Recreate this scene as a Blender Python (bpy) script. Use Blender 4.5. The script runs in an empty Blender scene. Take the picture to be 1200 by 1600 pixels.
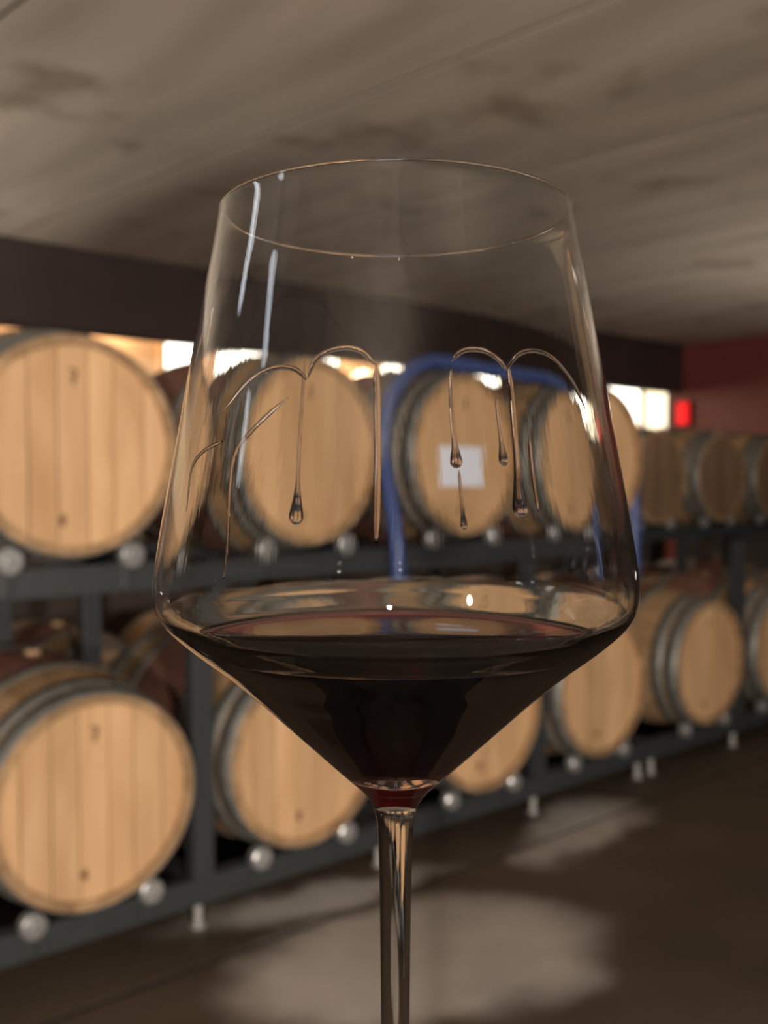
import bpy, bmesh, math, random
from math import sin, cos, pi, atan, atan2, asin, sqrt, radians
from mathutils import Vector, Matrix
random.seed(7)
S = bpy.context.scene
COL = S.collection

# ------------------------------------------------------------------ camera, light, exposure
# X runs along the barrel rows, Y into the racks, Z up, floor at 0
EYE = 1.37
PITCH = radians(1.985)
FWD = Vector((0.645, 0.764, 0)); RIGHT = Vector((0.764, -0.645, 0))
cam = bpy.data.cameras.new('camera')
cam.sensor_fit = 'VERTICAL'; cam.sensor_height = 24.0; cam.lens = 24.0 * 1500 / 1600
cam.clip_start = 0.01
cam.dof.use_dof = True; cam.dof.focus_distance = 0.178; cam.dof.aperture_fstop = cam.lens / 2.0
camo = bpy.data.objects.new('camera', cam); COL.objects.link(camo)
look = FWD * cos(PITCH) + Vector((0, 0, -sin(PITCH)))
camo.location = (0, 0, EYE)
camo.rotation_euler = look.to_track_quat('-Z', 'Y').to_euler()
S.camera = camo
w = bpy.data.worlds.new('world'); S.world = w; w.use_nodes = True
w.node_tree.nodes['Background'].inputs[0].default_value = (1.0, 0.9, 0.8, 1)
w.node_tree.nodes['Background'].inputs[1].default_value = 0.0
S.view_settings.view_transform = 'Standard'; S.view_settings.look = 'None'
S.view_settings.gamma = 1; S.view_settings.use_curve_mapping = False
S.view_settings.exposure = 0.08
cy = S.cycles
cy.max_bounces = 24; cy.transmission_bounces = 20; cy.glossy_bounces = 8; cy.diffuse_bounces = 4
cy.transparent_max_bounces = 16; cy.caustics_reflective = False; cy.caustics_refractive = False
cy.sample_clamp_indirect = 6.0
cy.use_denoising = True
UPLIGHT_WATT = 26.0      # added floor uplighters out of view, brighten the ceiling
SPOT_WATT = 660.0       # spot lamps on the wall behind the camera
TUBE_POWER = 3.5        # cool tubes on the ceiling to the left
WINDOW_POWER = 5.0      # lit windows behind the racks

# ------------------------------------------------------------------ helpers
def new_mat(name):
    m = bpy.data.materials.new(name); m.use_nodes = True
    nt = m.node_tree
    return m, nt, nt.nodes['Principled BSDF']
def N(nt, t, **kw):
    n = nt.nodes.new(t)
    for k, v in kw.items(): setattr(n, k, v)
    return n
def plain(name, col, rough=0.5, metal=0.0, bump=0.0, scale=20, var=0.0, spec=0.5):
    m, nt, b = new_mat(name)
    b.inputs['Roughness'].default_value = rough; b.inputs['Metallic'].default_value = metal
    b.inputs['Specular IOR Level'].default_value = spec
    tc = N(nt, 'ShaderNodeTexCoord'); no = N(nt, 'ShaderNodeTexNoise')
    no.inputs['Scale'].default_value = scale; no.inputs['Detail'].default_value = 6
    nt.links.new(tc.outputs['Object'], no.inputs['Vector'])
    r = N(nt, 'ShaderNodeValToRGB')
    r.color_ramp.elements[0].position = .3; r.color_ramp.elements[1].position = .7
    r.color_ramp.elements[0].color = tuple(c * (1 - var) for c in col) + (1,)
    r.color_ramp.elements[1].color = tuple(min(1, c * (1 + var)) for c in col) + (1,)
    nt.links.new(no.outputs['Fac'], r.inputs['Fac']); nt.links.new(r.outputs['Color'], b.inputs['Base Color'])
    if bump:
        bp = N(nt, 'ShaderNodeBump'); bp.inputs['Strength'].default_value = bump; bp.inputs['Distance'].default_value = .004
        nt.links.new(no.outputs['Fac'], bp.inputs['Height']); nt.links.new(bp.outputs['Normal'], b.inputs['Normal'])
    return m
def emit(name, col, strength):
    m, nt, b = new_mat(name)
    b.inputs['Base Color'].default_value = tuple(.6 * c for c in col) + (1,)
    b.inputs['Emission Color'].default_value = col + (1,); b.inputs['Emission Strength'].default_value = strength
    return m
def wood(name, c1, c2, stretch=(6, 6, 40), rand=.25, rough=.55, stain=None):
    """oak: long grain noise, each piece its own tone; stain = a wine-stained belt round the bilge"""
    m, nt, b = new_mat(name)
    b.inputs['Roughness'].default_value = rough; b.inputs['Specular IOR Level'].default_value = .25
    tc = N(nt, 'ShaderNodeTexCoord'); mp = N(nt, 'ShaderNodeMapping'); oi = N(nt, 'ShaderNodeObjectInfo')
    mp.inputs['Scale'].default_value = stretch
    ad = N(nt, 'ShaderNodeVectorMath', operation='MULTIPLY_ADD')
    cmb = N(nt, 'ShaderNodeCombineXYZ')
    for k in range(3): nt.links.new(oi.outputs['Random'], cmb.inputs[k])
    ad.inputs[1].default_value = (37, 37, 37)
    nt.links.new(cmb.outputs[0], ad.inputs[0]); nt.links.new(mp.outputs[0], ad.inputs[2])
    nt.links.new(tc.outputs['Object'], mp.inputs['Vector'])
    no = N(nt, 'ShaderNodeTexNoise'); no.inputs['Scale'].default_value = 1; no.inputs['Detail'].default_value = 7
    no.inputs['Distortion'].default_value = .6
    nt.links.new(ad.outputs[0], no.inputs['Vector'])
    r = N(nt, 'ShaderNodeValToRGB'); r.color_ramp.elements[0].position = .32; r.color_ramp.elements[1].position = .7
    r.color_ramp.elements[0].color = c1 + (1,); r.color_ramp.elements[1].color = c2 + (1,)
    nt.links.new(no.outputs['Fac'], r.inputs['Fac'])
    hs = N(nt, 'ShaderNodeHueSaturation')
    mr = N(nt, 'ShaderNodeMapRange'); mr.inputs[3].default_value = 1 - rand; mr.inputs[4].default_value = 1 + rand
    nt.links.new(oi.outputs['Random'], mr.inputs[0]); nt.links.new(mr.outputs[0], hs.inputs['Value'])
    nt.links.new(r.outputs['Color'], hs.inputs['Color'])
    out = hs.outputs['Color']
    if stain:
        sep = N(nt, 'ShaderNodeSeparateXYZ'); nt.links.new(tc.outputs['Object'], sep.inputs[0])
        sub = N(nt, 'ShaderNodeMath', operation='ABSOLUTE'); nt.links.new(sep.outputs['Y'], sub.inputs[0])
        n2 = N(nt, 'ShaderNodeTexNoise'); n2.inputs['Scale'].default_value = 7
        nt.links.new(ad.outputs[0], n2.inputs['Vector'])
        m2 = N(nt, 'ShaderNodeMath', operation='MULTIPLY_ADD'); m2.inputs[1].default_value = .03
        nt.links.new(n2.outputs['Fac'], m2.inputs[0]); nt.links.new(sub.outputs[0], m2.inputs[2])
        mr2 = N(nt, 'ShaderNodeMapRange'); mr2.inputs[1].default_value = .20; mr2.inputs[2].default_value = .235
        mr2.inputs[3].default_value = .8; mr2.inputs[4].default_value = 0
        nt.links.new(m2.outputs[0], mr2.inputs[0])
        mx = N(nt, 'ShaderNodeMix', data_type='RGBA')
        nt.links.new(mr2.outputs[0], mx.inputs[0]); nt.links.new(out, mx.inputs[6]); mx.inputs[7].default_value = stain + (1,)
        out = mx.outputs[2]
    nt.links.new(out, b.inputs['Base Color'])
    bp = N(nt, 'ShaderNodeBump'); bp.inputs['Strength'].default_value = .2; bp.inputs['Distance'].default_value = .002
    nt.links.new(no.outputs['Fac'], bp.inputs['Height']); nt.links.new(bp.outputs['Normal'], b.inputs['Normal'])
    return m

def mesh_of(name, verts, faces, smooth=False):
    me = bpy.data.meshes.new(name); me.from_pydata(verts, [], faces); me.update()
    bm = bmesh.new(); bm.from_mesh(me); bmesh.ops.recalc_face_normals(bm, faces=bm.faces); bm.to_mesh(me); bm.free()
    if smooth:
        for p in me.polygons: p.use_smooth = True
    return me
def obj(name, me, mat=None, parent=None, loc=(0, 0, 0), rot=(0, 0, 0)):
    o = bpy.data.objects.new(name, me); COL.objects.link(o)
    o.location = loc; o.rotation_euler = rot
    if mat is not None and not me.materials: me.materials.append(mat)
    if parent is not None: o.parent = parent
    return o
def thing(name, label, cat, loc=(0, 0, 0), rotz=0, group=None):
    o = bpy.data.objects.new(name, None); COL.objects.link(o)
    o.empty_display_size = .1
    o.location = loc; o.rotation_euler = (0, 0, rotz)
    return tag(o, label, cat, group)
def tag(o, label, cat, group=None):
    o['label'] = label; o['category'] = cat
    if group: o['group'] = group
    return o
def struct(o, label=None):
    o['kind'] = 'structure'
    if label: o['label'] = label
    return o
def box_me(name, x0, x1, y0, y1, z0, z1, bev=0.0):
    bm = bmesh.new(); bmesh.ops.create_cube(bm, size=1)
    for v in bm.verts:
        v.co = Vector(((x0 + x1) / 2 + v.co.x * (x1 - x0), (y0 + y1) / 2 + v.co.y * (y1 - y0), (z0 + z1) / 2 + v.co.z * (z1 - z0)))
    if bev: bmesh.ops.bevel(bm, geom=bm.edges[:], offset=bev, segments=2, affect='EDGES', profile=.6)
    me = bpy.data.meshes.new(name); bm.to_mesh(me); bm.free()
    return me
def box(name, x0, x1, y0, y1, z0, z1, mat, parent=None, bev=0.0):
    return obj(name, box_me(name, x0, x1, y0, y1, z0, z1, bev), mat, parent)
def lathe_me(name, prof, seg=48, axis='Z', smooth=True, closed=False):
    """prof: (r, h) list; r = 0 makes a pole; closed joins last to first"""
    verts, rings = [], []
    for r, h in prof:
        if r <= 1e-9:
            rings.append([len(verts)]); verts.append((0, 0, h))
        else:
            rings.append(list(range(len(verts), len(verts) + seg)))
            for k in range(seg):
                a = 2 * pi * k / seg; verts.append((r * cos(a), r * sin(a), h))
    faces = []
    pairs = list(zip(rings, rings[1:])) + ([(rings[-1], rings[0])] if closed else [])
    for a, b in pairs:
        for k in range(seg):
            k2 = (k + 1) % seg
            if len(a) == 1 and len(b) == 1: break
            if len(a) == 1: faces.append((a[0], b[k], b[k2]))
            elif len(b) == 1: faces.append((a[k], a[k2], b[0]))
            else: faces.append((a[k], a[k2], b[k2], b[k]))
    if axis == 'Y': verts = [(x, z, -y) for x, y, z in verts]
    if axis == 'X': verts = [(z, y, -x) for x, y, z in verts]
    return mesh_of(name, verts, faces, smooth)
def tube_me(name, pts, rads, seg=8, smooth=True):
    pts = [Vector(p) for p in pts]; verts, faces = [], []
    if not hasattr(rads, '__len__'): rads = [rads] * len(pts)
    t0 = (pts[1] - pts[0]).normalized()
    u = t0.orthogonal().normalized()
    for i, p in enumerate(pts):
        t = (pts[min(i + 1, len(pts) - 1)] - pts[max(i - 1, 0)]).normalized()
        u = (u - t * u.dot(t)).normalized(); v = t.cross(u)
        for k in range(seg):
            a = 2 * pi * k / seg; verts.append(p + (u * cos(a) + v * sin(a)) * rads[i])
    for i in range(len(pts) - 1):
        for k in range(seg):
            k2 = (k + 1) % seg
            faces.append((i * seg + k, i * seg + k2, (i + 1) * seg + k2, (i + 1) * seg + k))
    faces.append(tuple(range(seg))); faces.append(tuple(range((len(pts) - 1) * seg, len(pts) * seg)))
    return mesh_of(name, verts, faces, smooth)
def smooth_path(ctrl, n=8):
    """Catmull-Rom through control tuples of any length"""
    out = []
    c = [ctrl[0]] + list(ctrl) + [ctrl[-1]]
    for i in range(1, len(c) - 2):
        p0, p1, p2, p3 = c[i - 1], c[i], c[i + 1], c[i + 2]
        for k in range(n):
            t = k / n
            out.append(tuple(.5 * (2 * b + (c2 - a) * t + (2 * a - 5 * b + 4 * c2 - d) * t * t + (3 * b - a - 3 * c2 + d) * t ** 3)
                             for a, b, c2, d in zip(p0, p1, p2, p3)))
    out.append(tuple(ctrl[-1]))
    return out

# ------------------------------------------------------------------ materials
M_head = wood('oak_head', (.52, .315, .165), (.66, .43, .245), (10, 10, 2.2), .13)
M_headdark = wood('dark_oak_head', (.17, .105, .065), (.25, .165, .105), (10, 10, 2.2), .15)  # darker oak for the heads of the rear row
M_stave = wood('oak_stave', (.26, .16, .085), (.42, .27, .15), (14, 2, 14), .16, .6, (.15, .06, .055))
M_hoop = plain('galvanised_hoop', (.20, .20, .19), .5, .45, .1, 30, .25)
M_rack = plain('grey_rack_paint', (.036, .040, .045), .45, .0, .05, 40, .1)
M_roll = plain('galvanised_roller', (.62, .63, .65), .3, .75, .05, 60, .15)
M_foot = plain('zinc_foot', (.5, .5, .5), .45, .4, .05, 60, .15)
M_mark = plain('burnt_mark', (.20, .10, .05), .7)
M_paper = plain('white_paper', (.78, .82, .98), .7)
M_bung = plain('bung_wood', (.45, .3, .17), .6)
M_hose = plain('blue_hose_rubber', (.045, .078, .235), .4, 0, .05, 40, .1)
M_red = plain('red_wall_paint', (.17, .04, .035), .45, 0, .1, 3, .12)
M_cream = plain('cream_plaster', (.62, .50, .36), .8, 0, .2, 4, .08)
M_dark = plain('dark_plaster', (.06, .048, .042), .9, 0, .2, 3, .1)
M_grey = plain('grey_plaster', (.40, .35, .30), .85, 0, .2, 3, .1)
M_beam = plain('dark_beam_paint', (.030, .018, .018), .5, 0, .1, 5, .15)
M_black = plain('black_metal', (.02, .02, .022), .4, .3)
M_brass = plain('lamp_metal', (.12, .12, .12), .4, .8)
M_win = emit('lit_window_glass', (1.0, .94, .80), WINDOW_POWER)
M_winc = emit('lit_cream_window_glass', (1.0, .85, .58), WINDOW_POWER * .45)
M_globe = emit('warm_globe_glass', (1.0, .60, .32), 30.0)
M_tube = emit('lamp_diffuser', (.88, .93, 1.0), TUBE_POWER)
M_bulb = emit('spot_lens', (1.0, .87, .73), 40.0)
M_redl = emit('red_lamp_lens', (1.0, .01, .015), .85)
M_door = emit('daylight_pane', (.86, .91, 1.0), 4.0)

def concrete_ceiling():
    m, nt, b = new_mat('board_marked_concrete')
    b.inputs['Roughness'].default_value = .8
    tc = N(nt, 'ShaderNodeTexCoord'); mp = N(nt, 'ShaderNodeMapping'); mp.inputs['Scale'].default_value = (5.0, .9, 1)
    nt.links.new(tc.outputs['Object'], mp.inputs[0])
    n1 = N(nt, 'ShaderNodeTexNoise'); n1.inputs['Scale'].default_value = 1; n1.inputs['Detail'].default_value = 8
    n2 = N(nt, 'ShaderNodeTexNoise'); n2.inputs['Scale'].default_value = 2.6; n2.inputs['Detail'].default_value = 5
    nt.links.new(mp.outputs[0], n1.inputs['Vector']); nt.links.new(tc.outputs['Object'], n2.inputs['Vector'])
    r1 = N(nt, 'ShaderNodeValToRGB'); r1.color_ramp.elements[0].position = .3; r1.color_ramp.elements[1].position = .72
    r1.color_ramp.elements[0].color = (.42, .37, .315, 1); r1.color_ramp.elements[1].color = (.62, .55, .47, 1)
    nt.links.new(n1.outputs['Fac'], r1.inputs['Fac'])
    r2 = N(nt, 'ShaderNodeValToRGB'); r2.color_ramp.elements[0].position = .30; r2.color_ramp.elements[1].position = .42
    r2.color_ramp.elements[0].color = (.52, .47, .42, 1); r2.color_ramp.elements[1].color = (1, 1, 1, 1)
    nt.links.new(n2.outputs['Fac'], r2.inputs['Fac'])
    mx = N(nt, 'ShaderNodeMix', data_type='RGBA', blend_type='MULTIPLY'); mx.inputs[0].default_value = .8
    nt.links.new(r1.outputs[0], mx.inputs[6]); nt.links.new(r2.outputs[0], mx.inputs[7])
    nt.links.new(mx.outputs[2], b.inputs['Base Color'])
    bp = N(nt, 'ShaderNodeBump'); bp.inputs['Strength'].default_value = .25; bp.inputs['Distance'].default_value = .006
    nt.links.new(n1.outputs['Fac'], bp.inputs['Height']); nt.links.new(bp.outputs['Normal'], b.inputs['Normal'])
    return m
def stained_floor():
    """brown worn floor with pale dusty patches of their own shape (world XY = object XY)"""
    m, nt, b = new_mat('stained_floor')
    b.inputs['Roughness'].default_value = .6; b.inputs['Specular IOR Level'].default_value = .3
    tc = N(nt, 'ShaderNodeTexCoord')
    n1 = N(nt, 'ShaderNodeTexNoise'); n1.inputs['Scale'].default_value = 2.2; n1.inputs['Detail'].default_value = 7
    nt.links.new(tc.outputs['Object'], n1.inputs['Vector'])
    sc = N(nt, 'ShaderNodeVectorMath', operation='MULTIPLY_ADD'); sc.inputs[1].default_value = (.5, .5, 0)
    nt.links.new(n1.outputs['Color'], sc.inputs[0]); nt.links.new(tc.outputs['Object'], sc.inputs[2])
    off = N(nt, 'ShaderNodeVectorMath', operation='SUBTRACT'); off.inputs[1].default_value = (.25, .25, 0)
    nt.links.new(sc.outputs[0], off.inputs[0])
    def patch(cx, cy, rx, ry, ang, soft):
        mp = N(nt, 'ShaderNodeMapping', vector_type='TEXTURE')
        mp.inputs['Location'].default_value = (cx, cy, 0); mp.inputs['Rotation'].default_value = (0, 0, ang)
        mp.inputs['Scale'].default_value = (rx, ry, 1000)
        nt.links.new(off.outputs[0], mp.inputs[0])
        ln = N(nt, 'ShaderNodeVectorMath', operation='LENGTH'); nt.links.new(mp.outputs[0], ln.inputs[0])
        r = N(nt, 'ShaderNodeMapRange', interpolation_type='SMOOTHSTEP')
        r.inputs[1].default_value = 1 - soft; r.inputs[2].default_value = 1 + soft; r.inputs[3].default_value = 1; r.inputs[4].default_value = 0
        nt.links.new(ln.outputs['Value'], r.inputs[0])
        return r.outputs[0]
    ps = [patch(*a) for a in FLOOR_PATCHES]
    acc = ps[0]
    for q in ps[1:]:
        mxm = N(nt, 'ShaderNodeMath', operation='MAXIMUM'); nt.links.new(acc, mxm.inputs[0]); nt.links.new(q, mxm.inputs[1]); acc = mxm.outputs[0]
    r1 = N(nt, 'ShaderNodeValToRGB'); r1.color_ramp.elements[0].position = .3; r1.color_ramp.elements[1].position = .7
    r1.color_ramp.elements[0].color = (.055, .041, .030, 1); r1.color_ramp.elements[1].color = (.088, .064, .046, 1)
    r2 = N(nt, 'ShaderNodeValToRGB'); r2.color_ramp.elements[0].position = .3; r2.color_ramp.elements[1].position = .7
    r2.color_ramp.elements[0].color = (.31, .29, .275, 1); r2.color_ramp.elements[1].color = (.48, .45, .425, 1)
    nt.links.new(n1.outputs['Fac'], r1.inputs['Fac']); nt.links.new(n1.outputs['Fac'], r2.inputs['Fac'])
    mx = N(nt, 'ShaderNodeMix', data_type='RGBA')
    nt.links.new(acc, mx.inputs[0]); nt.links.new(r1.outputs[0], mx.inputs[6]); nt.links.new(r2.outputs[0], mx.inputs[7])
    nt.links.new(mx.outputs[2], b.inputs['Base Color'])
    bp = N(nt, 'ShaderNodeBump'); bp.inputs['Strength'].default_value = .2; bp.inputs['Distance'].default_value = .004
    nt.links.new(n1.outputs['Fac'], bp.inputs['Height']); nt.links.new(bp.outputs['Normal'], b.inputs['Normal'])
    return m
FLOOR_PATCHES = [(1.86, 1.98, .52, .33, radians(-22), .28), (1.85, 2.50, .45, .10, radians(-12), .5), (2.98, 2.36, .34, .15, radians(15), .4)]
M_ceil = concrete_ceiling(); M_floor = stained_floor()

# ------------------------------------------------------------------ structure
CEIL = EYE + 1.115
X0, X1, XB = -4.0, 7.08, 11.0
Y0, YB, Y1 = -3.0, 4.52, 5.85
HEAD_Y = 2.49                      # plane of the front barrel heads
BACK_Y = 3.50                      # plane of the rear row's heads

fl = struct(box('floor', X0, XB, Y0, Y1, -.16, -.003, M_black))
JOINT = 2.36                       # joint in the floor running along the racks
for (a, b_, c, d) in ((X0, -.6, Y0, JOINT), (-.6, XB, Y0, JOINT), (X0, -.6, JOINT, Y1), (-.6, XB, JOINT, Y1)):
    g = .011
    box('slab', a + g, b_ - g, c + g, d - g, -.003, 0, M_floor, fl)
ce = struct(box('ceiling', X0, XB, Y0, Y1, CEIL + .0025, CEIL + .2, M_black))
# precast panels with open joints, lying a few degrees off the rack direction
ux, uy = .995, .10
seam0 = 1.05; wid = .945
us = [seam0 + wid * k for k in range(-6, 13)]
for i in range(len(us) - 1):
    a, b_ = us[i] + .007, us[i + 1] - .007
    vs = []
    for u, y in ((a, Y0), (b_, Y0), (b_, Y1), (a, Y1)):
        vs.append((max(X0, min(XB, (u - uy * y) / ux)), y))
    if vs[1][0] - vs[0][0] < .05: continue
    v = [(x, y, CEIL) for x, y in vs] + [(x, y, CEIL + .0025) for x, y in vs]
    me = mesh_of('ceiling_panel', v, [(0, 1, 2, 3), (4, 5, 6, 7), (0, 1, 5, 4), (1, 2, 6, 5), (2, 3, 7, 6), (3, 0, 4, 7)])
    obj('ceiling_panel', me, M_ceil, ce)
struct(box('wall_left', X0 - .15, X0, Y0, Y1, 0, CEIL, M_dark))
struct(box('wall_front', X0, X1, Y0 - .15, Y0, 0, CEIL, M_dark))
struct(box('wall_right', X1, X1 + .15, Y0, YB + .16, 0, CEIL, M_red), 'matt red end wall to the right of the racks')
struct(box('wall_back', X0, XB, Y1, Y1 + .15, 0, CEIL, M_cream), 'cream plastered wall far behind the barrel racks')
struct(box('wall_far', XB, XB + .15, Y0, Y1, 0, CEIL, M_cream))
struct(box('dark_sheet_1', X0, XB, Y1 - .02, Y1, 0, 1.74, M_dark), 'added dark sheet standing in for shade on the lower far wall')  # sheet added to darken the lower far wall, in place of shade
struct(box('dark_sheet_2', X1 - .012, X1, Y0, YB - .02, 0, 1.62, M_dark), 'dark sheet covering the lower part of the red wall')  # dark sheet laid over the lower red wall
# steel beam under the ceiling behind the racks: web and two flanges
BZ = EYE + .715
be = struct(box('beam', X0, X1 - .002, YB + .05, YB + .08, BZ, CEIL - .006, M_beam), 'dark painted steel beam under the ceiling behind the racks')
box('flange', X0, X1 - .002, YB, YB + .13, BZ, BZ + .03, M_beam, be, .004)
box('flange', X0, X1 - .002, YB, YB + .13, CEIL - .036, CEIL - .006, M_beam, be, .004)
box('web_plate', X0, X1 - .002, YB + .004, YB + .012, BZ + .03, CEIL - .036, M_beam, be)

# lit windows and lamps in the room behind the racks
def window(n, xa, xb, za, zb, pane, panes=1):
    f = .03
    bm = bmesh.new()
    bars = [(xa, xb, za, za + f), (xa, xb, zb - f, zb), (xa, xa + f, za, zb), (xb - f, xb, za, zb)]
    o = None
    v, fc = [], []
    for x0, x1, z0, z1 in bars:
        k = len(v)
        for y in (Y1 - .05, Y1 - .002):
            v += [(x0, y, z0), (x1, y, z0), (x1, y, z1), (x0, y, z1)]
        fc += [tuple(k + q for q in t) for t in ((0, 1, 2, 3), (4, 5, 6, 7), (0, 1, 5, 4), (1, 2, 6, 5), (2, 3, 7, 6), (3, 0, 4, 7))]
    bm.free()
    o = struct(obj('window_%d' % n, mesh_of('window_frame', v, fc), M_cream))
    wd = (xb - xa - 2 * f) / panes
    for k in range(panes):
        box('pane', xa + f + k * wd + .004, xa + f + (k + 1) * wd - .004, Y1 - .03, Y1 - .01, za + f, zb - f, pane, o)
    return o
window(1, 2.98, 3.82, 1.96, 2.42, M_win, 2)
window(2, 4.10, 4.44, 1.80, 2.42, M_win, 1)
window(3, 4.84, 5.12, 1.80, 2.42, M_win, 1)
window(4, 5.13, 5.45, 1.80, 2.42, M_winc, 1)
window(5, 5.90, 6.36, 1.80, 2.42, M_win, 1)
window(6, 7.30, 8.34, 1.75, 2.42, M_win, 2)
window(7, 8.36, 9.30, 1.70, 2.42, M_winc, 2)
def globe_lamp(x, z, r, label):
    t = thing('wall_lamp', label, 'lamp', (x, Y1, z))
    obj('back_plate', lathe_me('back_plate', [(0, 0), (.05, 0), (.05, -.02), (0, -.02)], 20, 'Y', False), M_brass, t)
    obj('arm', tube_me('arm', [(0, -.02, 0), (0, -.10, 0), (0, -.10 - r * .4, -.0)], .012), M_brass, t)
    pr = [(r * sin(pi * k / 12), -r * cos(pi * k / 12)) for k in range(13)]
    obj('globe', lathe_me('globe', pr, 24), M_globe, t, (0, -.10 - r, 0))
    return t
globe_lamp(4.54, 2.09, .10, 'glowing orange globe lamp seen over the second upper barrel')
globe_lamp(1.75, 2.41, .10, 'warm globe lamp on the cream wall above the leftmost upper barrel')
globe_lamp(2.62, 2.41, .10, 'warm globe lamp on the cream wall left of the widest lit window')
# red signal lamp on the end of the red wall
t = thing('signal_lamp', 'small glowing red lamp on the end of the red wall', 'lamp', (X1, 4.50, 1.80))
box('housing', -.03, 0, -.07, .07, 0, .22, M_black, t, .006)
obj('lens', box_me('lens', -.06, -.03, -.055, .055, .015, .205, .012), M_redl, t)
def ceiling_lamp(x, y, rz, L, label):
    t = thing('ceiling_lamp', label, 'lamp', (x, y, CEIL), rz)
    for sx in (-L * .4, L * .4):
        obj('hanger', tube_me('hanger', [(sx, 0, 0), (sx, 0, -.14)], .006), M_brass, t)
    box('housing', -L / 2, L / 2, -.03, .03, -.17, -.14, M_brass, t, .005)
    obj('diffuser', tube_me('diffuser', [(-L / 2 + .01, 0, -.22), (L / 2 - .01, 0, -.22)], .055, 16), M_tube, t)
ceiling_lamp(-1.5, 1.0, radians(165), .5, 'cool white tube lamp on the ceiling left of the glass')
ceiling_lamp(-1.0, 1.55, radians(130), .5, 'cool white tube lamp on the ceiling nearer the racks at left')
ceiling_lamp(-2.4, 1.8, radians(150), .6, 'cool white tube lamp on the ceiling by the left wall')
def spot_lamp(x, y, z, aim, watt, label):
    t = thing('spot_lamp', label, 'lamp', (x, y, z))
    d = (Vector(aim) - Vector((x, y, z))).normalized()
    q = d.to_track_quat('-Z', 'Y').to_euler()
    obj('stem', tube_me('stem', [(0, 0, 0), (0, Y0 - y, 0)], .012), M_brass, t)
    obj('can', lathe_me('can', [(0, .06), (.05, .06), (.07, .04), (.07, -.12), (.066, -.12), (.066, .03), (0, .03)], 28), M_black, t, (0, 0, 0), q)
    obj('lens', lathe_me('lens', [(0, .0), (.064, .0), (.064, -.004), (0, -.008)], 28), M_bulb, t, (0, 0, 0), q)
    l = bpy.data.lights.new('spot_light', 'SPOT'); l.energy = watt; l.color = (1.0, .87, .73)
    l.spot_size = radians(86); l.spot_blend = .9; l.shadow_soft_size = .06
    lo = bpy.data.objects.new('spot_light', l); COL.objects.link(lo); lo.parent = t
    lo.location = d * .14; lo.rotation_euler = q
spot_lamp(-2.6, -2.75, 1.62, (.9, 2.5, 1.45), SPOT_WATT, 'spot lamp on the wall behind the camera, left one')
spot_lamp(-.35, -2.75, 1.62, (1.4, 2.5, 1.45), SPOT_WATT, 'spot lamp on the wall behind the camera, right one')

def uplighter(x, y, h, k, label):  # added fill lamp, unseen; brightens the ceiling towards the beam
    t = thing('fill_lamp', label, 'lamp', (x, y, 0))
    obj('base', lathe_me('base', [(0, 0), (.14, 0), (.14, .015), (.02, .03), (0, .03)], 32, 'Z', False), M_black, t)
    obj('pole', tube_me('pole', [(0, 0, .02), (0, 0, h - .08)], .012, 12), M_black, t)
    obj('bowl', lathe_me('bowl', [(0, h - .09), (.05, h - .085), (.13, h - .04), (.165, h), (.16, h), (.125, h - .035), (.045, h - .077), (0, h - .08)], 36), M_black, t)
    obj('lens', lathe_me('lens', [(0, h - .045), (.115, h - .045), (.118, h - .05), (0, h - .05)], 32), M_bulb, t)
    l = bpy.data.lights.new('uplight', 'AREA'); l.shape = 'DISK'; l.size = .22; l.energy = UPLIGHT_WATT * k; l.color = (1.0, .88, .75)
    lo = bpy.data.objects.new('uplight', l); COL.objects.link(lo); lo.parent = t; lo.location = (0, 0, h - .03); lo.rotation_euler = (pi, 0, 0)
uplighter(-.20, 4.25, 1.1, 1.0, 'added floor uplighter brightening the ceiling, unseen left of the racks')
uplighter(5.2, 1.7, 1.1, .45, 'added floor uplighter brightening the ceiling, unseen in the aisle at right')

# ------------------------------------------------------------------ barrels
L = .95; RB = .345; RC = .294; RH = .2785
def rad(y):                                       # outer radius along the barrel, y from -L/2 to L/2
    return RC + (RB - RC) * (1 - (2 * y / L) ** 2)
NS = 26
def stave_me():
    h = pi / NS
    ys = [-L / 2 + L * k / 10 for k in range(11)]
    ang = [-h * .985, -h * .86, 0, h * .86, h * .985]; dr = [-.003, 0, 0, 0, -.003]
    v, f = [], []
    for y in ys:
        for a, d in zip(ang, dr):
            r = rad(y) + d; v.append((r * sin(a), y, r * cos(a)))
        for a in (h * .985, -h * .985):
            r = rad(y) - .024; v.append((r * sin(a), y, r * cos(a)))
    n = 7
    for i in range(len(ys) - 1):
        for k in range(n):
            k2 = (k + 1) % n
            f.append((i * n + k, i * n + k2, (i + 1) * n + k2, (i + 1) * n + k))
    f.append(tuple(range(n))); f.append(tuple(range((len(ys) - 1) * n, len(ys) * n)))
    return mesh_of('stave', v, f)
def hoop_me(name, ya, yb):
    seg = 52; v, f = [], []
    prof = [(rad(ya) + .0005, ya), (rad(ya) + .0035, ya), (rad((ya + yb) / 2) + .0040, (ya + yb) / 2), (rad(yb) + .0035, yb), (rad(yb) + .0005, yb)]
    return lathe_me(name, prof, seg, 'Y', True, True)
BW = [.078, .086, .080, .088, .076, .090, .076]
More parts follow.
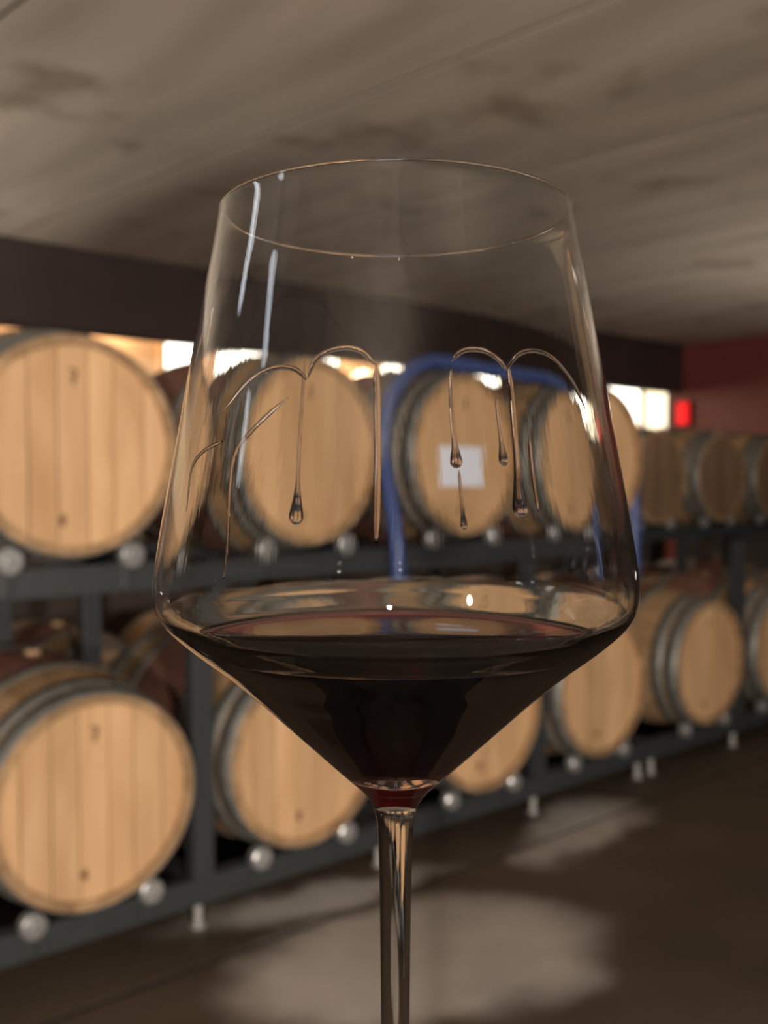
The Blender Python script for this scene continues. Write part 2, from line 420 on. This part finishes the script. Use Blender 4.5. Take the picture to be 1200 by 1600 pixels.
def board_me(k):
    a = -sum(BW) / 2 + sum(BW[:k]); b_ = a + BW[k]
    s = RH / (sum(BW) / 2) ; a *= s; b_ *= s
    g = .0016; a += g; b_ -= g
    def arc(x): return sqrt(max(0, RH ** 2 - x * x))
    n = 6; xs = [a + (b_ - a) * i / n for i in range(n + 1)]
    top = [(x, arc(x)) for x in xs]; bot = [(x, -arc(x)) for x in reversed(xs)]
    pl = [p for p in top + bot]
    out = []
    for p in pl:
        if not out or (abs(p[0] - out[-1][0]) + abs(p[1] - out[-1][1])) > 1e-5: out.append(p)
    if (abs(out[0][0] - out[-1][0]) + abs(out[0][1] - out[-1][1])) < 1e-5: out.pop()
    cx = (a + b_) / 2
    ins = [(cx + (x - cx) * (1 - .004 / (b_ - a)), z * .992) for x, z in out]
    m = len(out); yf = -L / 2 + .020
    v = [(x, yf, z) for x, z in ins] + [(x, yf + .002, z) for x, z in out] + [(x, yf + .022, z) for x, z in out]
    f = [tuple(range(m)), tuple(range(2 * m, 3 * m))]
    for q in (0, m):
        for i in range(m):
            j = (i + 1) % m; f.append((q + i, q + j, q + m + j, q + m + i))
    return mesh_of('head_board', v, f)
def blot_me(name, pts, t=.0012):
    """small flat burnt mark: an irregular outline with its own thickness"""
    m = len(pts); yf = -L / 2 + .0202
    v = [(x, yf - t, z) for x, z in pts] + [(x, yf + .001, z) for x, z in pts]
    f = [tuple(range(m)), tuple(range(m, 2 * m))] + [(i, (i + 1) % m, m + (i + 1) % m, m + i) for i in range(m)]
    return mesh_of(name, v, f)
ME_stave = stave_me(); ME_stave.materials.append(M_stave)
ME_board = [board_me(k) for k in range(7)]
ME_board_dark = [m_.copy() for m_ in ME_board]
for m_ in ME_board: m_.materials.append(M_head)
for m_ in ME_board_dark: m_.materials.append(M_headdark)
HO = [(-.4745, -.412), (-.400, -.345), (-.215, -.165)]
ME_hoop = [hoop_me('hoop', *h) for h in HO]
for m_ in ME_hoop: m_.materials.append(M_hoop)
def ring_blot(rx, rz, cx, cz, n=14, wob=.25, seed=1):
    rr = random.Random(seed)
    return [(cx + rx * cos(2 * pi * k / n) * (1 + wob * (rr.random() - .5) * 2), cz + rz * sin(2 * pi * k / n) * (1 + wob * (rr.random() - .5) * 2)) for k in range(n)]
# burnt cooper's mark: a small hooked sign near the top of the head (illegible in the photograph)
def hook(cx, cz, s):
    c = smooth_path([(-.4, .9), (.35, .75), (.45, .2), (-.1, 0), (.25, -.35), (.0, -1.0)], 4)
    left, right = [], []
    for i, (x, z) in enumerate(c):
        x2, z2 = c[min(i + 1, len(c) - 1)]; x1, z1 = c[max(i - 1, 0)]
        tx, tz = x2 - x1, z2 - z1; l = sqrt(tx * tx + tz * tz) or 1
        nx, nz = -tz / l * .2, tx / l * .2
        left.append((cx + (x + nx) * s, cz + (z + nz) * s)); right.append((cx + (x - nx) * s, cz + (z - nz) * s))
    return left + right[::-1]
ME_mark = blot_me('burnt_mark', hook(0, .185, .022)); ME_mark.materials.append(M_mark)
ME_knot = blot_me('knot', ring_blot(.010, .018, -.03, -.20)); ME_knot.materials.append(M_mark)
ME_bung = lathe_me('bung', [(0, .012), (.022, .012), (.026, .004), (.026, -.02), (0, -.02)], 20); ME_bung.materials.append(M_bung)

def make_barrel(label, x, yh, zc, group, boards):
    t = thing('wine_barrel', label, 'barrel', (x, yh + L / 2, zc - RB), 0, group)
    up = (0, 0, RB)
    for k in range(NS):
        obj('stave', ME_stave, None, t, up, (0, 2 * pi * (k + .5) / NS, 0))
    for end in (0, pi):
        for m_ in ME_hoop: obj('hoop', m_, None, t, up, (0, 0, end))
        for m_ in boards: obj('head_board', m_, None, t, up, (0, 0, end))
    obj('bung', ME_bung, None, t, (0, 0, 2 * RB), (0, 0, 0))
    mk = obj('burnt_mark', ME_mark, None, t, up, (0, 0, 0)); mk['label'] = 'small dark burnt mark on the head'
    obj('knot', ME_knot, None, t, up, (0, 0, 0))
    return t
proto = {}
def barrel(label, x, yh, zc, group, dark_heads=False):
    if dark_heads not in proto:
        proto[dark_heads] = make_barrel(label, x, yh, zc, group, ME_board_dark if dark_heads else ME_board); return proto[dark_heads]
    r = proto[dark_heads].copy(); COL.objects.link(r)
    r['label'] = label; r['group'] = group
    r.location = (x, yh + L / 2, zc - RB)
    for ch in proto[dark_heads].children:
        c = ch.copy(); COL.objects.link(c); c.parent = r
    return r
XL = 1.077
PITCH_PAIR = 1.545
ZL, ZU = EYE - .885, EYE + .088
LOW = [0, .715, 1.545, 2.26, 3.09, 3.805]
UPP = [-.05, .705, 1.46, 2.215]
low_lab = ['large pale oak barrel at the lower left, nearest and largest of the bottom row',
           'oak barrel on the bottom rack right of the upright grey post',
           'oak barrel on the bottom rack just right of the stem, cut by the bowl',
           'oak barrel on the bottom rack touching the right side of the wine bowl outline',
           'oak barrel on the bottom rack with its side and hoops showing, right of the glass',
           'oak barrel on the bottom rack cut by the right edge of the picture']
upp_lab = ['large pale oak barrel at upper left, fully left of the glass',
           'oak barrel on the upper rack seen through the left half of the glass',
           'oak barrel with a white paper on its head, seen through the glass',
           'oak barrel on the upper rack behind the right wall of the glass']
for s_, lb in zip(LOW, low_lab): barrel(lb, XL + s_, HEAD_Y, ZL, 'barrels on the bottom rack of the front row')
B = [barrel(lb, XL + s_, HEAD_Y, ZU, 'barrels on the upper rack of the front row') for s_, lb in zip(UPP, upp_lab)]
# white paper stapled on the head of the third upper barrel
pp = obj('paper', box_me('paper', -.145, .095, -L / 2 + .0170, -L / 2 + .0185, -.115, .030), M_paper, B[2], (0, 0, RB))
pp['label'] = 'white paper fixed to the barrel head'
# rear row
ZLr, ZUr = EYE - .960, EYE + .010
rear = [(-.3 + .735 * k) for k in range(9)]
off = XL + 4.16 - 6 * .735 + .3 - .01
rl_up = ['dim rear barrel behind the large upper left barrel',
         'dim barrel of the rear row in the gap behind the two left upper barrels',
         'dim barrel of the rear row behind the second upper barrel, through the glass',
         'dim barrel of the rear row behind the barrel with the white paper',
         'dim barrel of the rear row behind the rightmost upper barrel',
         'dim barrel of the rear row hidden mostly by the right wall of the glass',
         'dark barrel right of the glass under the lit windows, left one of the dim pair',
         'dark barrel right of the glass under the red wall, right one of the dim pair',
         'dark barrel of the rear row cut by the right edge, under the red wall']
rl_lo = ['dark lower rear barrel behind the largest bottom barrel',
         'dark lower rear barrel behind the upright grey post',
         'dark lower rear barrel behind the barrel right of the grey post',
         'dark lower rear barrel behind the wine in the glass',
         'dark lower rear barrel behind the barrel at the right outline of the bowl',
         'dark lower rear barrel behind the barrel whose side shows right of the glass',
         'dark lower rear barrel below the left one of the dim upper pair',
         'dark lower rear barrel below the right one of the dim upper pair',
         'dark lower rear barrel at the right edge of the picture']
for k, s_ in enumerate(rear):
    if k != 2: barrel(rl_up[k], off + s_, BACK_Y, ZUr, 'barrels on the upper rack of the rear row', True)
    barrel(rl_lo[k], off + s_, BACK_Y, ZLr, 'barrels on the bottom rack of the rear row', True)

# ------------------------------------------------------------------ racks
ME_roll = lathe_me('roller', [(0, -.024), (.012, -.024), (.012, -.020), (.030, -.020), (.035, -.016), (.036, .0), (.035, .016), (.030, .020), (.012, .020), (.012, .026), (0, .026)], 24, 'Y', False); ME_roll.materials.append(M_roll)
ME_foot = lathe_me('foot', [(0, 0), (.024, 0), (.024, .008), (.013, .010), (.013, .09), (0, .09)], 18, 'Z', False); ME_foot.materials.append(M_foot)
HR = .170
VR = sqrt((rad(-L / 2 + .056) + .0055 + .036) ** 2 - HR ** 2)
def rack(label, xa, xb, yh, zc, zfoot, barrels_x, posts_to, group):
    """pallet rack for one pair of barrels: two long beams, cross beams, rollers, middle posts"""
    zr = zc - VR                                     # roller axis height
    zt = zr - .025; zb = zt - .082                   # beam top and bottom
    t = thing('barrel_rack', label, 'rack', ((xa + xb) / 2, yh + L / 2, zfoot), 0, group)
    ox, oy, oz = (xa + xb) / 2, yh + L / 2, zfoot
    def bx(n, x0, x1, y0, y1, z0, z1): return box(n, x0 - ox, x1 - ox, y0 - oy, y1 - oy, z0 - oz, z1 - oz, M_rack, t, .004)
    fy = (yh + .062, yh + .122); ry = (yh + L - .122, yh + L - .062)
    bx('beam', xa, xb, fy[0], fy[1], zb, zt); bx('beam', xa, xb, ry[0], ry[1], zb, zt)
    for x in (xa + .01, (xa + xb) / 2 - .03, xb - .07):
        bx('cross_beam', x, x + .06, fy[1], ry[0], zb + .02, zt - .006)
    for x in barrels_x:
        for sx in (-HR, HR):
            for yy in (yh + .034, yh + L - .034):
                obj('roller', ME_roll, None, t, (x + sx - ox, yy - oy, zr - oz))
            bx('roller_bracket', x + sx - .018, x + sx + .018, fy[0] - .012, fy[0], zb + .01, zr + .015)
            bx('roller_bracket', x + sx - .018, x + sx + .018, ry[1], ry[1] + .012, zb + .01, zr + .015)
    xm = (barrels_x[0] + barrels_x[1]) / 2
    if posts_to:
        for y in (fy, ry): bx('post', xm - .035, xm + .035, (y[0] - .012 if y is fy else y[0] + .022), (y[1] - .022 if y is fy else y[1] + .012), zt, posts_to)
    if zfoot < .01:
        for x in (xa + .035, xm, xb - .035):
            for y in (fy, ry):
                ft = obj('foot', ME_foot, None, t, (x - ox, (y[0] + y[1]) / 2 - oy, 0))
                ft.scale = (1, 1, zb / .09)
    return t
zb_u = ZU - VR - .107
rack_lo = ['grey steel rack under the two leftmost bottom barrels', 'grey steel rack under the middle two bottom barrels', 'grey steel rack under the two right bottom barrels']
for k in range(3):
    xs = [XL + LOW[2 * k], XL + LOW[2 * k + 1]]; m_ = sum(xs) / 2
    rack(rack_lo[k], m_ - .755, m_ + .755, HEAD_Y, ZL, 0, xs, zb_u, 'lower racks of the front row')
for k, lb in enumerate(['grey steel rack under the two left upper barrels', 'grey steel rack under the two upper barrels seen through the right of the glass']):
    xs = [XL + UPP[2 * k], XL + UPP[2 * k + 1]]
    ms = XL + (LOW[2 * k] + LOW[2 * k + 1]) / 2
    rack(lb, ms - .72, ms + (.755 if k == 0 else .61), HEAD_Y, ZU, zb_u, xs, None, 'upper racks of the front row')
zb_ur = ZUr - VR - .107
rr_lo = ['dark rear rack below the large left barrels', 'dark rear rack behind the grey post', 'dark rear rack behind the bowl of wine', 'dark rear rack right of the glass']
for k in range(4):
    xs = [off + rear[2 * k], off + rear[2 * k + 1]]; m_ = sum(xs) / 2
    rack(rr_lo[k] + ', bottom level', m_ - .72, m_ + .72, BACK_Y, ZLr, 0, xs, zb_ur, 'lower racks of the rear row')
    rack(rr_lo[k] + ', upper level', m_ - .72, m_ + .72, BACK_Y, ZUr, zb_ur, xs, None, 'upper racks of the rear row')
xs = [off + rear[8], off + rear[8] + .2]
for nm, zc_, zf_, top in (('bottom', ZLr, 0, zb_ur), ('upper', ZUr, zb_ur, None)):
    zr = zc_ - VR; zt = zr - .025; zb_ = zt - .082
    xa, xb = off + rear[8] - .35, off + rear[8] + .345
    t = thing('barrel_rack', 'narrow dark rear rack at the right edge under the red wall, %s level' % nm, 'rack', ((xa + xb) / 2, BACK_Y + L / 2, zf_))
    ox, oy, oz = (xa + xb) / 2, BACK_Y + L / 2, zf_
    for y in (BACK_Y + .062, BACK_Y + L - .122): box('beam', xa - ox, xb - ox, y - oy, y + .06 - oy, zb_ - oz, zt - oz, M_rack, t, .004)
    for x in (xa, xb - .06):
        box('cross_beam', x - ox, x + .06 - ox, .165 - L / 2, L / 2 - .165, zb_ + .02 - oz, zt - .006 - oz, M_rack, t)
        for y in (BACK_Y + .092, BACK_Y + L - .092):
            if top: box('post', (x - ox - .022 if x < ox else x - ox + .045), (x - ox + .020 if x < ox else x - ox + .074), y - oy - .03, y - oy + .03, zt - oz, top - oz, M_rack, t, .004)
            if zf_ == 0:
                ft = obj('foot', ME_foot, None, t, (x + .03 - ox, y - oy, 0)); ft.scale = (1, 1, zb_ / .09)
    for sx in (-HR, HR):
        for yy in (.034 - L / 2, L / 2 - .034): obj('roller', ME_roll, None, t, (sx, yy, zr - oz))

# ------------------------------------------------------------------ blue hose over two upper barrels
hy = -L / 2 + .16; hr = .030
HRAD = rad(hy) + .004 + hr
xa, xb = XL + UPP[2], XL + UPP[3]
pts = [(xa - HRAD - .01, HEAD_Y + .01, ZU - .52), (xa - HRAD - .008, HEAD_Y + .012, ZU - .33), (xa - HRAD - .004, HEAD_Y + .06, ZU - .15)]
pts = [(x, y, z) for x, y, z in pts]
for k in range(0, 9):
    a = pi - (pi / 2) * k / 8
    pts.append((xa + HRAD * cos(a), HEAD_Y + .11 + .05 * k / 8, ZU + HRAD * sin(a)))
pts.append(((xa + xb) / 2, HEAD_Y + .16, ZU + HRAD - .008))
for k in range(0, 9):
    a = pi / 2 - (pi / 2) * k / 8
    pts.append((xb + HRAD * cos(a), HEAD_Y + .16 - .05 * k / 8, ZU + HRAD * sin(a)))
pts += [(xb + HRAD - .004, HEAD_Y + .09, ZU - .15), (xb + HRAD - .010, HEAD_Y + .08, ZU - .33), (xb + HRAD - .012, HEAD_Y + .08, ZU - .52)]
tag(obj('blue_hose', tube_me('blue_hose', smooth_path(pts, 4), hr, 14), M_hose), 'thick blue hose laid over the barrel with the white paper and its right neighbour', 'hose')

# ------------------------------------------------------------------ wine glass
D = .2
G = FWD * D + RIGHT * .0024                       # glass axis
OUT = [(.0360, .0540), (.03622, .05206), (.03765, .04435), (.03894, .03792), (.04063, .02896), (.04256, .01875), (.04411, .00987),
       (.04578, .00101), (.04719, -.00655), (.04848, -.01407), (.04919, -.01908), (.04946, -.02222), (.04930, -.02475), (.04870, -.02669),
       (.04749, -.02867), (.04627, -.03004), (.04406, -.03212), (.04070, -.03494), (.03578, -.03881), (.03220, -.04190), (.02833, -.04530), (.02232, -.05100),
       (.01623, -.05678), (.01250, -.06030), (.01022, -.06240), (.00768, -.06470), (.00633, -.06621), (.00512, -.06786), (.00438, -.06965), (.00371, -.07443),
       (.00331, -.08813), (.00299, -.11571)]
def dense(p, n=4): return smooth_path(p, n)
outer = dense(OUT)
# foot below the frame
FZ = -.185
foot = dense([(.00299, -.11571), (.0030, -.150), (.0034, -.170), (.0060, -.1785), (.016, -.1815), (.030, -.1830), (.0395, -.1840)], 5)[1:] + [(.0400, -.1845), (.0395, FZ), (.030, FZ + .0003), (.012, FZ + .001), (0, FZ + .0012)]
def offset_profile(p, t):
    out = []
    for i in range(len(p)):
        r1, z1 = p[max(i - 1, 0)]; r2, z2 = p[min(i + 1, len(p) - 1)]
        tr, tz = r2 - r1, z2 - z1; l = sqrt(tr * tr + tz * tz)
        # travelling down the outside, the inside lies to -r for tz<0
        nr, nz = tz / l, -tr / l
        out.append((p[i][0] + nr * t(p[i][1]), p[i][1] + nz * t(p[i][1])))
    return out
def thick(z): return .0009 + .0007 * max(0, min(1, (-.0270 - z) / .0065))    # the cone is drawn thicker than the wall
cut = [q for q in outer if q[1] > -.0600]
inner = offset_profile(cut, thick)
inner = [q for q in inner if q[0] > .0075 and q[1] > -.0605]
rz = inner[-1]
inner += [(rz[0] * c, rz[1] - (.0016) * (1 - c) * 1.2) for c in (.85, .65, .4, .2)] + [(0, rz[1] - .0019)]
rim = [(.03525, .05425), (.03560, .05440)]
SEG = 160
prof = inner[::-1] + rim + outer + foot
def glass_mat(name, col=(1, 1, 1), ior=1.5):
    m, nt, b = new_mat(name)
    b.inputs['Base Color'].default_value = col + (1,); b.inputs['Roughness'].default_value = 0.0
    b.inputs['IOR'].default_value = ior; b.inputs['Transmission Weight'].default_value = 1.0
    return m, nt
M_glass, nt = glass_mat('clear_glass', (.985, .99, .985), 1.5)
# faint drawing streaks along the bowl, as in blown crystal
tc = N(nt, 'ShaderNodeTexCoord'); mp = N(nt, 'ShaderNodeMapping'); mp.inputs['Scale'].default_value = (260, 260, 14)
no = N(nt, 'ShaderNodeTexNoise'); no.inputs['Scale'].default_value = 1; no.inputs['Detail'].default_value = 3
bp = N(nt, 'ShaderNodeBump'); bp.inputs['Strength'].default_value = .03; bp.inputs['Distance'].default_value = .0004
nt.links.new(tc.outputs['Object'], mp.inputs[0]); nt.links.new(mp.outputs[0], no.inputs['Vector'])
nt.links.new(no.outputs['Fac'], bp.inputs['Height']); nt.links.new(bp.outputs['Normal'], nt.nodes['Principled BSDF'].inputs['Normal'])
gt = thing('wine_glass', 'tall clear stemmed wine glass in the foreground holding red wine', 'wine glass', (G.x, G.y, EYE + FZ))
gb = obj('bowl_and_stem', lathe_me('bowl_and_stem', prof, SEG), M_glass, gt, (0, 0, -FZ))

# the wine: reaches a hair into the glass wall so that no air film lies between
WZ = -.0338
low_in = [q for q in inner if q[1] < WZ]
def in_r(z):
    for (r1, z1), (r2, z2) in zip(inner, inner[1:]):
        if z2 <= z <= z1: return r1 + (r2 - r1) * (z - z1) / (z2 - z1 + 1e-12)
    return inner[-1][0]
e = .00012
RW = in_r(WZ)
wp = [(0, WZ), (RW * .6, WZ), (RW - .0020, WZ), (RW - .0010, WZ + .00015), (RW - .0002, WZ + .0005), (in_r(WZ + .0011) + e, WZ + .0011), (in_r(WZ) + e, WZ)]
wp += [(r + e if r > 0 else 0, z - e * .6) for r, z in low_in]
M_wine, nt = glass_mat('red_wine', (1, 1, 1), 1.35)
va = N(nt, 'ShaderNodeVolumeAbsorption'); va.inputs['Color'].default_value = (.885, .03, .085, 1); va.inputs['Density'].default_value = 900
nt.links.new(va.outputs[0], nt.nodes['Material Output'].inputs['Volume'])
wt = thing('red_wine', 'dark red wine filling the cone of the glass', 'wine', (G.x, G.y, EYE + WZ - .029))
obj('liquid', lathe_me('liquid', wp, SEG), M_wine, wt, (0, 0, .029 - WZ))
# wine legs: arches and running drops on the inside of the near wall; (picture column, row) -> angle and height on the wall
M_leg, nt = glass_mat('wine_film', (.97, .90, .88), 1.36)
def on_wall(px, py):
    """meets the near inner wall of the bowl from the photograph's viewpoint; returns a point about the glass axis"""
    d = FWD * cos(PITCH) + Vector((0, 0, -sin(PITCH)))
    up = FWD * sin(PITCH) + Vector((0, 0, cos(PITCH)))
    ray = (d + RIGHT * ((px - 600) / 1500) + up * ((800 - py) / 1500)).normalized()
    s = .10
    while s < .25:
        p = ray * s; q = p - G
        if sqrt(q.x ** 2 + q.y ** 2) < in_r(p.z) : return Vector((q.x, q.y, p.z))
        s += .0002
    return None
def leg(path, r0, bulb=None, name='wine_leg'):
    ps = smooth_path(path, 6)
    pts, rs = [], []
    for i, (x, y) in enumerate(ps):
        p = on_wall(x, y)
        if p is None: continue
        pts.append(p); u = i / (len(ps) - 1)
        rr = r0 * (.15 + .85 * min(1, min(u, 1 - u + .02) * 6))
        if bulb and u > .62: rr = r0 + (bulb - r0) * sin(pi / 2 * (u - .62) / .38) ** 2
        rs.append(rr)
    if bulb:                                        # rounded end of the drop
        t_ = (pts[-1] - pts[-2]).normalized(); p0 = pts[-1]
        for a in (.25, .5, .7, .85, .95, .995):
            pts.append(p0 + t_ * bulb * 1.9 * a); rs.append(bulb * sqrt(max(0.0001, 1 - a * a)))
    me = tube_me(name, pts, rs, 12)
    k = 0
    for p in pts:                                   # flatten each ring towards the wall: a low bead, not a wire
        n = Vector((p.x, p.y, .0)).normalized()
        for v in me.vertices[k:k + 12]:
            d = Vector(v.co) - p; dn = d.dot(n)
            v.co = p + (d - n * dn) * 1.9 + n * dn * .45
        k += 12
    me.update()
    obj(name, me, M_leg, wt, (0, 0, .029 - WZ))
leg([(478, 560), (474, 620), (469, 700), (466, 770), (464, 808)], 0.00017, 0.00068)
leg([(588, 566), (590, 640), (590, 740), (588, 850)], 0.00031)
leg([(704, 575), (705, 640), (709, 690), (712, 722)], 0.00022, 0.00056)
leg([(716, 735), (720, 780), (724, 822)], 0.00014, 0.00032)
leg([(774, 620), (779, 670), (785, 720)], 0.00019, 0.00048)
leg([(792, 570), (799, 640), (806, 730), (811, 796)], 0.00031, 0.00080)
leg([(824, 680), (830, 740), (839, 800)], 0.00019)
leg([(482, 592), (497, 560), (530, 545), (562, 548), (586, 570)], .00024, name='wine_arch')
leg([(348, 650), (390, 598), (430, 576), (462, 578), (480, 594)], .00024, name='wine_arch')
leg([(452, 622), (425, 645), (395, 675), (371, 708), (363, 760), (358, 850), (352, 905)], .00022)
leg([(352, 690), (322, 706), (304, 735), (296, 800)], .00020)
leg([(704, 566), (722, 549), (752, 548), (776, 562), (790, 580)], .00024, name='wine_arch')
leg([(790, 580), (806, 556), (832, 549), (862, 562), (892, 600), (910, 640)], .00024, name='wine_arch')

# slim tasting stand that carries the glass, below the frame
TS = EYE + FZ
t = thing('tasting_stand', 'slim round metal stand carrying the wine glass below the frame', 'stand', (G.x, G.y, 0))
obj('top', lathe_me('top', [(0, TS), (.078, TS), (.082, TS - .004), (.082, TS - .016), (.078, TS - .02), (0, TS - .02)], 48, 'Z', False), M_black, t)
obj('column', lathe_me('column', [(0, TS - .02), (.02, TS - .02), (.02, .03), (0, .03)], 24, 'Z', False), M_black, t)
obj('base', lathe_me('base', [(0, .03), (.05, .03), (.15, .012), (.16, 0), (0, 0)], 48, 'Z', False), M_black, t)
